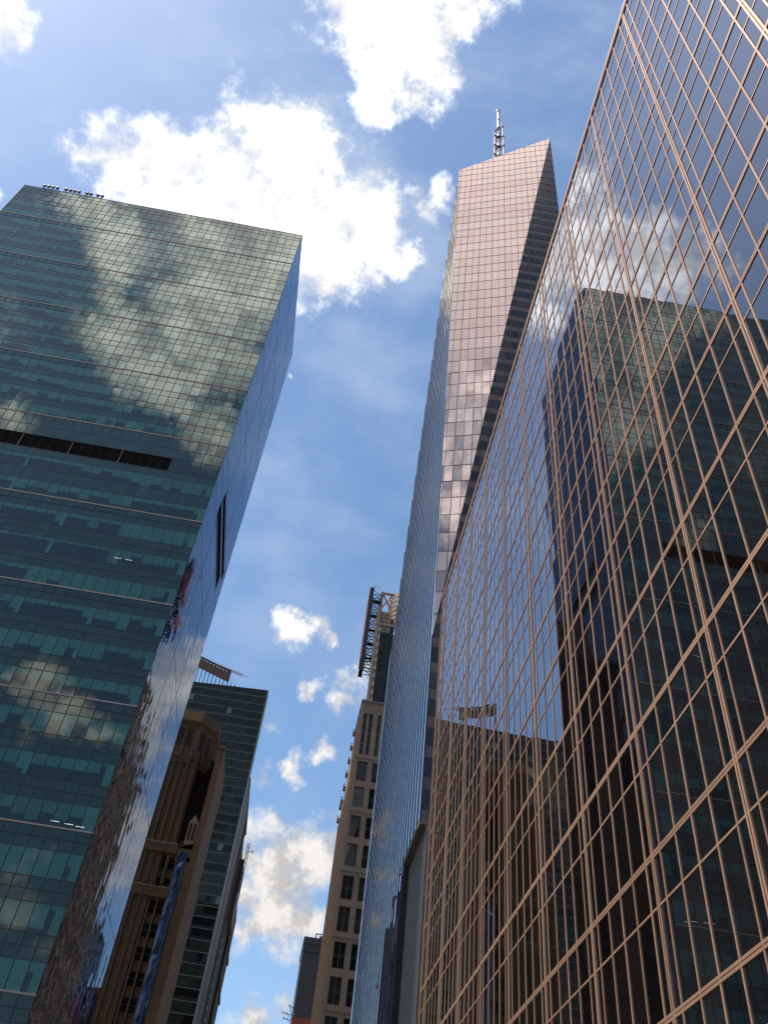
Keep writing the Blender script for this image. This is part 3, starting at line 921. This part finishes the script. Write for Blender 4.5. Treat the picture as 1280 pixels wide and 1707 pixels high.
def win(plane, a, c, v0, v1, par, tall=False):
    m_ = MB(); d = -.55
    plane.pane(m_, [(a, v0), (c, v0), (c, v1), (a, v1)], rng.choice([.05, .1, .2, .3, .3, .9]), d)
    o = m_.build('window', M['stone_window'], par)
    q = MB()
    mid = (a + c) / 2
    plane.bar(q, (mid, v0), (mid, v1), .9 if tall else .16, .30 if tall else .10, n=d)
    if not tall:
        for v in ((v0 + v1) / 2 - .25, (v0 + v1) / 2 + .25): plane.bar(q, (a, v), (c, v), .09, .07, n=d)
    else:
        for v in (v0 + 4.2, v0 + 8.4, v0 + 12.5): plane.bar(q, (a, v), (c, v), .25, .12, n=d)
    q.build('window_bar', M['lime_stone'] if tall else M['window_bar'], o)
vis_h = [h for h in holes if h[2] > 40]
for h in vis_h[:60]:
    win(pE, *h, st, h[3] - h[2] > 10)
m_ = MB()
for h in [h for h in holes if h not in vis_h[:60]]: pE.pane(m_, [(h[0], h[2]), (h[1], h[2]), (h[1], h[3]), (h[0], h[3])], .3, -.55)
for h in holesS: pS.pane(m_, [(h[0], h[2]), (h[1], h[2]), (h[1], h[3]), (h[0], h[3])], .3 * rng.random(), -.5)
for k in range(4): pS.pane(m_, [(LS - 4.2 - 4.92 * k, 148.7), (LS - .95 - 4.92 * k, 148.7), (LS - .95 - 4.92 * k, 164.3), (LS - 4.2 - 4.92 * k, 164.3)], .2, -.5)
o = m_.build('windows', M['stone_window'], st); o['kind'] = 'stuff'
for k in range(8):                                          # floodlight brackets along the stepped edge
    y = 273.2 + k * 4.4; z = 168.6 if k == 0 else 165.4 - int((y - 275) / 5) * 3.0
    b = MB(); b.box(SX - .9, SX - .02, y, y + .25, z - 1.6, z - 1.35); b.box(SX - .85, SX - .05, y - .5, y + .6, z - 1.35, z + .2); b.box(SX - .75, SX - .55, y, y + .2, z + .2, z + 1.3); b.box(SX - .9, SX - .3, y, y + .2, z + 1.1, z + 1.3)
    b.build('floodlight', M['rust_steel'], st)
# separate dark building beyond the tower, showing only in reflections, with a red sign
b = MB(); b.box(16.8, 44, 306.3, 352, 0, 109); b.build('neighbour_building', M['far_grey'], st)
b = MB()
for k in range(24): b.box(16.72, 16.8, 306.6, 351.6, 6 + k * 4.2, 8 + k * 4.2)
b.build('neighbour_window_band', M['old_window'], st)
b = MB(); b.box(16.2, 16.7, 322, 346, 66, 86); b.build('neighbour_sign', M['sign_red'], st)
# glass upper tower
GXa, GYa = 17.9, 256.0
b = MB(); b.box(GXa + .5, 42, GYa + .5, 272, 169, 206); b.build('upper_core', M['dark_body'], st)
p_u = Plane((GXa, GYa, 0), (1, 0, 0), (0, 0, 1))
for j in range(9):
    for i in range(5):
        m_ = MB(); v0 = 169.4 + j * 3.95
        u1 = 1.8 * (i + 1)
        t_ = .9 if (j == 8 and i < 2) else max(.02, rng.choice([.1, .2, .3, .45]) + rng.gauss(0, .06))
        for a, c, t2 in ((v0 + 1.2, v0 + 3.9, t_), (v0, v0 + 1.2, .4)):
            p_u.pane(m_, [(1.8 * i + .04, a), (u1 - .04, a), (u1 - .04, c), (1.8 * i + .04, c)], t2, 0, .004, rng)
        m_.build('upper_window', M['smoke_glass'], st)
b = MB()
for j in range(10): p_u.bar(b, (0, 169.4 + j * 3.95), (9, 169.4 + j * 3.95), .14, .08)
for i in range(6): p_u.bar(b, (1.8 * i, 169.3), (1.8 * i, 205), .09, .07)
b.build('upper_frame', M['black_metal'], st)
b = MB(); b.box(GXa - .3, 43, GYa - .3, 270, 205.2, 206.3); b.build('ledge', M['tan_metal'], st)
# corner column and open frame
b = MB()
b.box(15.9, 17.0, 255.6, 256.6, 169.3, 214); b.box(16.5, 17.5, 256.8, 257.8, 169.3, 222.3); b.box(17.35, 17.8, 255.4, 256.0, 169.3, 206)
b.build('corner_column', M['tan_metal'], st)
b = MB()
for j in range(10): b.box(17.2, 17.75, 255.2, 255.5, 170.5 + j * 3.5, 171.9 + j * 3.5)
b.build('column_clip', M['pale_metal'], st)
b = MB()
b.box(17.0, 22, 256.9, 257.5, 221.6, 222.5); b.tube((17.3, 257.2, 221.8), (20.9, 257.2, 214.3), .30); b.tube((20.9, 257.2, 221.8), (17.3, 257.2, 214.5), .30)
b.box(20.7, 21.2, 256.9, 257.5, 206, 222)
b.build('roof_frame', M['tan_metal'], st)
b = MB()
b.box(17.6, 21.5, 258.5, 268, 206.3, 214)
b.build('plant_screen', M['tan_metal'], st)
b = MB()
for k in range(4): b.box(17.5, 21.6, 258.3, 258.6, 207.4 + k * 1.8, 207.7 + k * 1.8)
b.build('screen_rail', M['cream'], st)
dr = MB(); dr.tube((27.6, 265, 205), (27.6, 265, 225.5), 7.1, 7.1, 40)
dro = dr.build('drum', M['tan_metal'], st)
for k in range(8):
    q = MB(); z = 207.5 + k * 2.3
    n_ = 40; kk = len(q.v)
    q.tube((27.6, 265, z), (27.6, 265, z + .35), 7.25, 7.25, 40); q.build('drum_ring', M['cream'], dro)
# the sign: board faces south, frame and lattice behind it
sg = thing('roof_billboard', 'tall red and black billboard on a dark steel lattice clinging to the stone tower', 'billboard', (14, 258, 184))
b = MB(); b.box(11.9, 12.2, 256.2, 264.5, 190, 221.5); b.build('sign_face', M['sign_red'], sg)
b = MB(); b.box(12.2, 13.5, 255.9, 256.5, 184.0, 223.2); b.box(12.2, 13.5, 260.5, 261, 184.0, 223.2); b.box(12.2, 13.5, 256.5, 260.5, 222.4, 223.2); b.box(12.2, 13.5, 256.5, 260.5, 186, 188); b.box(12.0, 12.25, 256, 261, 184.0, 187); b.box(12.0, 12.25, 256, 261, 221.5, 223)
b.build('sign_frame', M['truss'], sg)
for yy in (256.2, 258.4, 260.6):
    b = MB()
    b.tube((16.3, yy, 185.2), (16.6, yy, 222.0), .16, .16, 6)
    z = 185.2
    k = 0
    while z < 221:
        b.tube((13.4, yy, z), (16.4, yy, z), .14, .14, 6)
        z2 = min(z + 2.9, 222)
        b.tube((13.4, yy, z if k % 2 else z2), (16.4, yy, z2 if k % 2 else z), .13, .13, 6)
        z = z2; k += 1
    b.build('lattice', M['truss'], sg)
b = MB()
for z in (190, 196.5, 203, 210, 217): b.box(13.5, 16.9, 256.6, 258.0, z, z + .25)
b.build('catwalk', M['truss'], sg)
b = MB()
for k in range(7): b.tube((13.2 + k * .4, 256, 222.9), (13.4 + k * .4, 255.2, 224.3), .07, .07, 5)
b.build('sign_lamp', M['pale_metal'], sg)

# ================================================================== brown masonry tower (left of centre)
K = 205 / 150.0
kx = lambda x: x * K
kz_ = lambda z: 1.6 + (z - 1.6) * K
BYy = 205.0
br = thing('brick_tower', 'slender brown masonry tower with an eight-sided crown and a deep dark light well', 'skyscraper', (-30, 215, 0))
XL, XA, XB, XC, XD = -42.0, kx(-20.6), kx(-17.45), kx(-16.25), kx(-22.6)
zT, zP, zC2 = kz_(85.6), kz_(65.6), kz_(58.1)
b = MB()
b.box(XL, XD + .0, BYy, BYy + 24, 0, zP)                     # lower east front, south part
b.box(XD, XC - .05, BYy + .6, BYy + 24, 0, zP - 1)           # field that holds the windows
b.box(XL + 2, XA, BYy + 2.2, BYy + 20, zP, zT - 1)           # upper shaft
b.build('wall', M['brown_brick'], br)
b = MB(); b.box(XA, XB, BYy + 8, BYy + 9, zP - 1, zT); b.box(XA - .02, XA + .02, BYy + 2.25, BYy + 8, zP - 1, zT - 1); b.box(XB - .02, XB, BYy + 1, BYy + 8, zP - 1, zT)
b.build('light_well', M['brown_dark'], br)  # well faces in darker brown, the recess's shade put into the colour
b = MB(); b.box(XB, XC, BYy, BYy + 20, 0, zT + .6); b.box(XB - .25, XC + .1, BYy - .25, BYy + 20, zT - .6, zT - .2)
b.build('corner_pier', M['brown_light'], br)
b = MB()
for k in range(8):                                           # ribs of the shaft and of the lower front
    x = XA - .5 - k * 1.75
    b.box(x - .45, x, BYy + 1.75, BYy + 2.25, zP, zT - 2)
    b.box(x - .35 - 2, x - 2, BYy - .35, BYy + .05, 0, zC2) if x - 2 < XD else None
    b.box(x - .45, x, BYy - .35, BYy + .62, zC2 + 1, zP - 2.5)
b.build('rib', M['brown_brick'], br)
# parapets with pale crenellated edges
def crest(z, x0, x1, y):
    q = MB(); q.box(x0, x1, y - .45, y + .5, z - 2.0, z)
    o = q.build('parapet', M['brown_brick'], br)
    q = MB(); n_ = int((x1 - x0) / .9)
    for i in range(n_):
        a = x0 + i * (x1 - x0) / n_
        q.box(a, a + .62, y - .62, y - .1, z, z + .32 + .12 * (i % 3 == 0))
    q.build('crest', M['terracotta'], o)
crest(zP, XL, XA + .8, BYy); crest(zC2, XL, XD + 4.4, BYy)
# crown: octagonal belfry with arched openings
cxx, cyy, R = kx(-24.4), BYy + 9.3, 8.6
zb, zr1, zr2 = kz_(84.8), kz_(90.2), kz_(93.0)
def octa(z0, z1, r0, r1, mb):
    P = [[Vector((cxx + r * math.cos(math.radians(22.5 + 45 * k)), cyy + r * math.sin(math.radians(22.5 + 45 * k)), z)) for k in range(8)] for z, r in ((z0, r0), (z1, r1))]
    for k in range(8):
        mb.poly([P[0][k], P[0][(k + 1) % 8], P[1][(k + 1) % 8], P[1][k]])
    mb.poly(P[1]); mb.poly(P[0][::-1])
    return P
q = MB(); octa(zb - 4, zr1, R * .93, R * .93, q); octa(zr1, zr1 + .7, R * .96, R * 1.03, q); octa(zr1 + .7, zr2, R * 1.0, R * .97, q)
co = q.build('crown', M['brown_brick'], br)
for k in range(8):
    a0, a1 = math.radians(22.5 + 45 * k), math.radians(67.5 + 45 * k)
    Pa, Pb = Vector((cxx + R * .93 * math.cos(a0), cyy + R * .93 * math.sin(a0), 0)), Vector((cxx + R * .93 * math.cos(a1), cyy + R * .93 * math.sin(a1), 0))
    pw = Plane((Pa.x, Pa.y, 0), Pb - Pa, (0, 0, 1)); L_ = (Pb - Pa).length
    for s in (.30, .70):
        q = MB(); u = L_ * s; hw = .72
        arch = [(u - hw, zb + .8), (u + hw, zb + .8), (u + hw, zr1 - 2.0)] + [(u + hw * math.cos(t * math.pi / 8), zr1 - 2.0 + hw * math.sin(t * math.pi / 8)) for t in range(1, 8)] + [(u - hw, zr1 - 2.0)]
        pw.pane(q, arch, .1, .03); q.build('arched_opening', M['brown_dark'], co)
    q = MB(); pw.bar(q, (0.02, zb - 3), (0.02, zr1), .5, .25); pw.bar(q, (L_ / 2, zb - 1), (L_ / 2, zr1 - .8), .35, .22); q.build('buttress', M['brown_light'], co)
    q = MB()                                                   # pale terracotta finials at the foot of the crown
    for u in (.3, L_ * .5, L_ - .3):
        pw.bar(q, (u, zb - 2.2), (u, zb + .2), .22, .5); pw.bar(q, (u - .35, zb + .1), (u + .35, zb + .1), .25, .5)
    pw.bar(q, (.3, zb - 1.4), (L_ * .5, zb - 2.3), .16, .45)
    q.build('finial', M['terracotta'], co)
q = MB()
P = octa(zr2, zr2 + 1.2, R * .80, R * .55, q); q.build('crown_roof', M['copper_roof'], co)
for k in range(8):
    q = MB()
    for i in range(6):
        a = P[0][k] + (P[0][(k + 1) % 8] - P[0][k]) * (i / 6); c = P[1][k] + (P[1][(k + 1) % 8] - P[1][k]) * (i / 6)
        q.tube(a, c + Vector((0, 0, .25)), .16, .16, 5)
    q.build('roof_rib', M['terracotta'], co)
q = MB(); q.tube((cxx + 2.2, cyy, zr2 + 1), (cxx + 2.2, cyy, zr2 + 7), .12, .05, 6); q.tube((cxx + 1.4, cyy, zr2 + 4.6), (cxx + 3.0, cyy, zr2 + 4.9), .06, .06, 5); q.tube((cxx + 2.2, cyy - .7, zr2 + 4.1), (cxx + 2.2, cyy + .7, zr2 + 4.4), .06, .06, 5)
q.build('weathervane', M['black_metal'], co)
# gabled niche in the light well
q = MB(); nx, nz = kx(-18.45), kz_(67.2)
pk = Plane((nx, BYy + 1.0, nz), (1, 0, 0), (0, 0, 1))
q.box(nx - 1.15, nx + 1.15, BYy + 1.2, BYy + 3.5, nz - 1.0, nz + 4.6)
q.poly([pk.at(-1.15, 4.6, -.2), pk.at(1.15, 4.6, -.2), pk.at(0, 6.6, -.2)]); q.poly([pk.at(-1.15, 4.6, -.2), pk.at(0, 6.6, -.2), pk.at(0, 6.6, -2.5), pk.at(-1.15, 4.6, -2.5)]); q.poly([pk.at(1.15, 4.6, -.2), pk.at(1.15, 4.6, -2.5), pk.at(0, 6.6, -2.5), pk.at(0, 6.6, -.2)])
no = q.build('niche', M['terracotta'], br)
q = MB()
for s in (-.52, .52): pk.pane(q, [(s - .32, .2), (s + .32, .2), (s + .32, 4.0), (s, 4.7), (s - .32, 4.0)], .1, -.17)
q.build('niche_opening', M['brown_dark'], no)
# sloping foot of the well
q = MB(); q.poly([(XA - .4, BYy - .1, zP - 1), (XB + .02, BYy - .1, zP + 1.2), (XB + .02, BYy + 8, zP + 5), (XA - .4, BYy + 8, zP + 5)]); q.box(XA + .8, XB, BYy - .02, BYy + .55, zP - 3.4, zP - .4)
q.build('well_base', M['brown_light'], br)
# windows in pairs, floor by floor
for k in range(26):
    z1 = kz_(63.7) - k * 5.02 if k < 2 else kz_(56.2) - (k - 2) * 5.02
    if z1 < 6: break
    for x in ((kx(-22.0), kx(-21.1), ), (kx(-20.75), kx(-19.75))):
        q = MB(); p_w = Plane((0, BYy + .6, 0), (1, 0, 0), (0, 0, 1))
        p_w.pane(q, [(x[0], z1 - 2.9), (x[1], z1 - 2.9), (x[1], z1), (x[0], z1)], rng.random() * .6, .03, .003, rng)
        o = q.build('window', M['old_window'], br)
        q = MB(); p_w.bar(q, (x[0], z1 - 1.4), (x[1], z1 - 1.4), .1, .05, n=.03); p_w.bar(q, (x[0], z1 - 2.95), (x[1], z1 - 2.95), .14, .14, n=.03); q.build('sill', M['brown_light'], o)
q = MB()
for x in (kx(-22.25), kx(-20.95), kx(-19.62)): q.box(x - .16, x + .16, BYy + .1, BYy + .62, 0, zP - 3)
q.build('rib', M['brown_light'], br)
b = MB(); b.box(kx(-17.98), XC - .0, BYy - .02, BYy + 20, 0, zP - 2.4); b.build('corner_pier', M['brown_light'], br)
# blue sheet hanging down the front
def sheet():
    q = MB(); n, m2 = 6, 70
    z1, z0 = kz_(64.6), 4.0
    x0, x1 = kx(-19.55), kx(-18.05)
    rr = random.Random(4)
    P = []
    for j in range(m2 + 1):
        z = z0 + (z1 - z0) * j / m2
        sag = .35 * abs(math.sin(j * .55)) + .2 * rr.random()
        P.append([(x0 + (x1 - x0) * i / n + .12 * math.sin(j * .31), BYy - .25 - sag * math.sin(math.pi * i / n) - .12 * rr.random(), z) for i in range(n + 1)])
    for j in range(m2):
        for i in range(n):
            q.poly([P[j][i], P[j][i + 1], P[j + 1][i + 1], P[j + 1][i]])
    return q
o = sheet().build('tarpaulin', M['tarp'])
o['label'] = 'long blue plastic sheet hanging down the front of the brown masonry tower'; o['category'] = 'tarpaulin'

# ================================================================== slate glass tower behind the brown one
TX, TY, TZ = -23.0, 325.0, 213.5
sl = thing('glass_tower', 'grey green glass tower with pale floor lines and a brown steel screen on its roof', 'skyscraper', (-60, 340, 0))
b = MB(); b.box(-99, TX - .4, TY + .4, 331, 0, TZ - 1); b.build('core', M['dark_body'], sl)
p_t = Plane((-100, TY, 0), (1, 0, 0), (0, 0, 1))
WT = 77.0
top = [(0, 0), (WT, 0), (WT, TZ + .2), (40, TZ - 1.2), (0, TZ - 3)]
panes, bars = [], []
nv = 55
for j in range(nv):
    v0 = TZ - 3.9 * (j + 1) + .6
    if v0 < 3: break
    rt = rng.random()
    grp = rng.random()
    i = 0
    while i < 40:
        u0 = i * WT / 40; u1 = (i + 1) * WT / 40
        if rng.random() < .3: grp = rng.random()
        t_ = (.05 + .25 * grp if (grp < .45) else .45 + .3 * (grp - .45)) + rng.gauss(0, .03)
        if j < 9: t_ = .45 + rng.gauss(0, .04) + .12 * (grp > .85)
        if rng.random() < .015: t_ = .95
        for a, c, tt in ((v0 + 1.15, v0 + 3.9, t_), (v0, v0 + 1.15, .50 + .06 * rt)):
            q = clip([(u0, a), (u1, a), (u1, c), (u0, c)], top)
            if q:
                m_ = MB(); p_t.pane(m_, q, max(.02, tt), 0, .004, rng); panes.append(m_)
        i += 1
    m_ = MB(); p_t.bar(m_, (0, v0), (WT, v0), .20, .08); bars.append(m_)
many('window', panes, M['slate_glass'], sl, 'windows')
many('floor_line', bars, M['slate_rail'], sl, 'floor_lines')
b = MB(); b.box(TX - .35, TX + .05, TY - .15, 331, 2, TZ + .4); b.build('corner_trim', M['slate_rail'], sl)
b = MB()
b.box6((-75, TY - .05, TZ - 2.6), (52, 0, 2.7), (0, .4, 0), (0, 0, .5)); b.build('roof_edge', M['black_metal'], sl)
rs = MB()
xa, xb = -57.5, kx(-19.0) * 325 / 205
rs.box6((xa, TY + 2, 222.2), (xb - xa, 0, -5.7), (0, .6, 0), (0, 0, 5.0))
scr = rs.build('roof_screen', M['rust_steel'], sl)
b = MB(); b.box6((xa, TY + 1.8, 227.0), (xb - xa, 0, -5.7), (0, .9, 0), (0, 0, .9)); b.build('screen_rail', M['black_metal'], scr)
b = MB()
for k in range(18):
    x = xa + k * 1.55; z = 226.7 - 5.7 * (x - xa) / (xb - xa)
    if x < xb - 1: b.box(x, x + .8, TY + 1.7, TY + 1.95, z - .55, z + .1)
b.build('screen_slot', M['pale_metal'], scr)
for k in range(16):
    x = xa + k * 1.75; z = 222.5 - 5.7 * (x - xa) / (xb - xa)
    b = MB(); b.box(x, x + .32, TY + 2.1, TY + 2.5, TZ - 4, z); b.build('screen_post', M['rust_steel'], scr)
cr = MB(); cz = 223.0; cx0, cx1 = -46.5, -36.2
cr.tube((cx0, TY + 3, cz + 1.7), (cx1, TY + 3, cz - 1.0), .26, .26, 6); cr.tube((cx0 + 1, TY + 3, cz + .6), (cx1, TY + 3, cz - 1.9), .14, .14, 6)
cr.tube((cx0 + 3, TY + 3, cz - 2.5), (cx0 + 3, TY + 3, cz + .8), .45, .3, 6); cr.tube((cx0 + 2.2, TY + 3, cz - 2.2), (cx0 + 4.4, TY + 3, cz + .3), .16, .16, 6); cr.tube((cx0 + .2, TY + 3, cz + .8), (cx0 + .2, TY + 3, cz + 2.4), .55, .35, 6); cr.tube((cx1, TY + 3, cz - 1.3), (cx1 + 2.4, TY + 3, cz - 1.9), .15, .15, 6)
cr.build('roof_crane', M['crane_orange'], sl)

# ================================================================== two lower blocks lining the street beyond it
bb = thing('side_street_building', 'dark brown building edge with cream vertical strips right of the grey glass tower', 'building', (-40, 357, 0))
b = MB(); b.box(-60, -23.1, 331.5, 383, 0, 175); b.build('wall', M['brown_dark'], bb)
for k in range(9):
    b = MB(); y = 333 + k * 5.4
    b.box(-23.1, -22.75, y, y + 1.2, 4, 174.6); b.build('pilaster', M['cream'] if k < 5 else M['rust_steel'], bb)
b = MB()
for k in range(40): b.box(-23.1, -22.95, 332, 382.5, 6 + k * 4.2, 7.4 + k * 4.2)
b.build('window_band', M['old_window'], bb)
b = MB(); b.box(-60, -22.6, 331.4, 383.2, 174.6, 175.6); b.build('cornice', M['rust_steel'], bb)
dd_ = thing('stepped_building', 'darkest stepped brown block with a roof ladder and signs, lowest behind the glass tower', 'building', (-40, 420, 0))
b = MB(); b.box(-60, -23.2, 383.3, 412, 0, 172); b.box(-60, -22.2, 412, 446, 0, 160); b.build('wall', M['brown_dark'], dd_)
b = MB()
for k in range(8): b.box(-22.2, -21.5, 412.5, 445.5, 20 + k * 17, 21 + k * 17)
b.build('ledge', M['rust_steel'], dd_)
b = MB(); b.box(-23.1, -21.2, 386, 408, 140, 165); b.build('sign_box', M['rust_steel'], dd_)
b = MB(); b.tube((-21.0, 385, 150), (-21.0, 385, 172), .18, .18, 6); b.tube((-20.2, 385, 150), (-20.2, 385, 172), .18, .18, 6)
for k in range(9): b.tube((-21.0, 385, 151 + k * 2.4), (-20.2, 385, 151 + k * 2.4), .12, .12, 5)
b.tube((-20.2, 385, 168), (-18.4, 385, 169), .12, .12, 5); b.tube((-18.4, 385, 169), (-18.2, 385, 167.6), .3, .15, 6)
b.build('ladder', M['black_metal'], dd_)

# ================================================================== far grey tower and the rooftop with aerials
fg = thing('distant_tower', 'small distant dark grey tower with a flat roof low against the clouds', 'skyscraper', (22, 505, 0))
b = MB(); b.box(13.9, 32, 500, 530, 0, 173); b.build('wall', M['far_grey'], fg)
b = MB(); b.box(13.6, 32.3, 499.7, 530.3, 173, 176.5); b.build('parapet', M['far_grey'], fg)
b = MB(); b.box(13.75, 32.2, 499.85, 500, 168.6, 169.3); b.build('cornice', M['black_metal'], fg)
for k in range(16):
    b = MB(); z = 60 + k * 5.2 if k < 14 else 140 + k * 2
    if k < 14: b.box(14.6, 31.6, 499.9, 500.02, z, z + 2.2); b.build('window_band', M['old_window'], fg)
b = MB(); b.tube((20, 503, 176), (20, 503, 180), .3, .3, 6); b.tube((20, 503, 179.8), (24, 503, 179.8), .3, .3, 6); b.box(22, 25, 502, 505, 176.4, 178.6); b.build('roof_gear', M['rust_steel'], fg)
aw = thing('low_building', 'red topped low roof with spindly metal aerials at the bottom edge of the sky', 'building', (14, 405, 0))
b = MB(); b.box(11.2, 26, 400, 410, 0, 106.5); b.build('wall', M['far_grey'], aw)
b = MB(); b.box(11.0, 26, 399.6, 410, 106.5, 109.6); b.build('roof_band', M['red_roof'], aw)
for z, xl in ((108.2, 7.2), (110.2, 6.6), (113.0, 8.8)):
    b = MB(); b.tube((xl, 400, z + .5), (11.4, 400, z - .2), .13, .13, 6); b.tube((xl + .3, 400, z), (xl + .3, 400, z + 1.0), .12, .12, 5); b.tube((xl + 1.8, 400, z - .2), (xl + 1.8, 400, z + .9), .12, .12, 5); b.tube((xl + 2, 400, z + .3), (11.4, 400, z - 2.2), .1, .1, 5)
    b.build('aerial', M['rust_steel'], aw)
b = MB(); b.tube((9.2, 400, 114), (11.3, 400, 107.5), .14, .14, 6); b.tube((11.4, 400, 105), (11.4, 400, 112.5), .15, .15, 6); b.build('aerial', M['rust_steel'], aw)
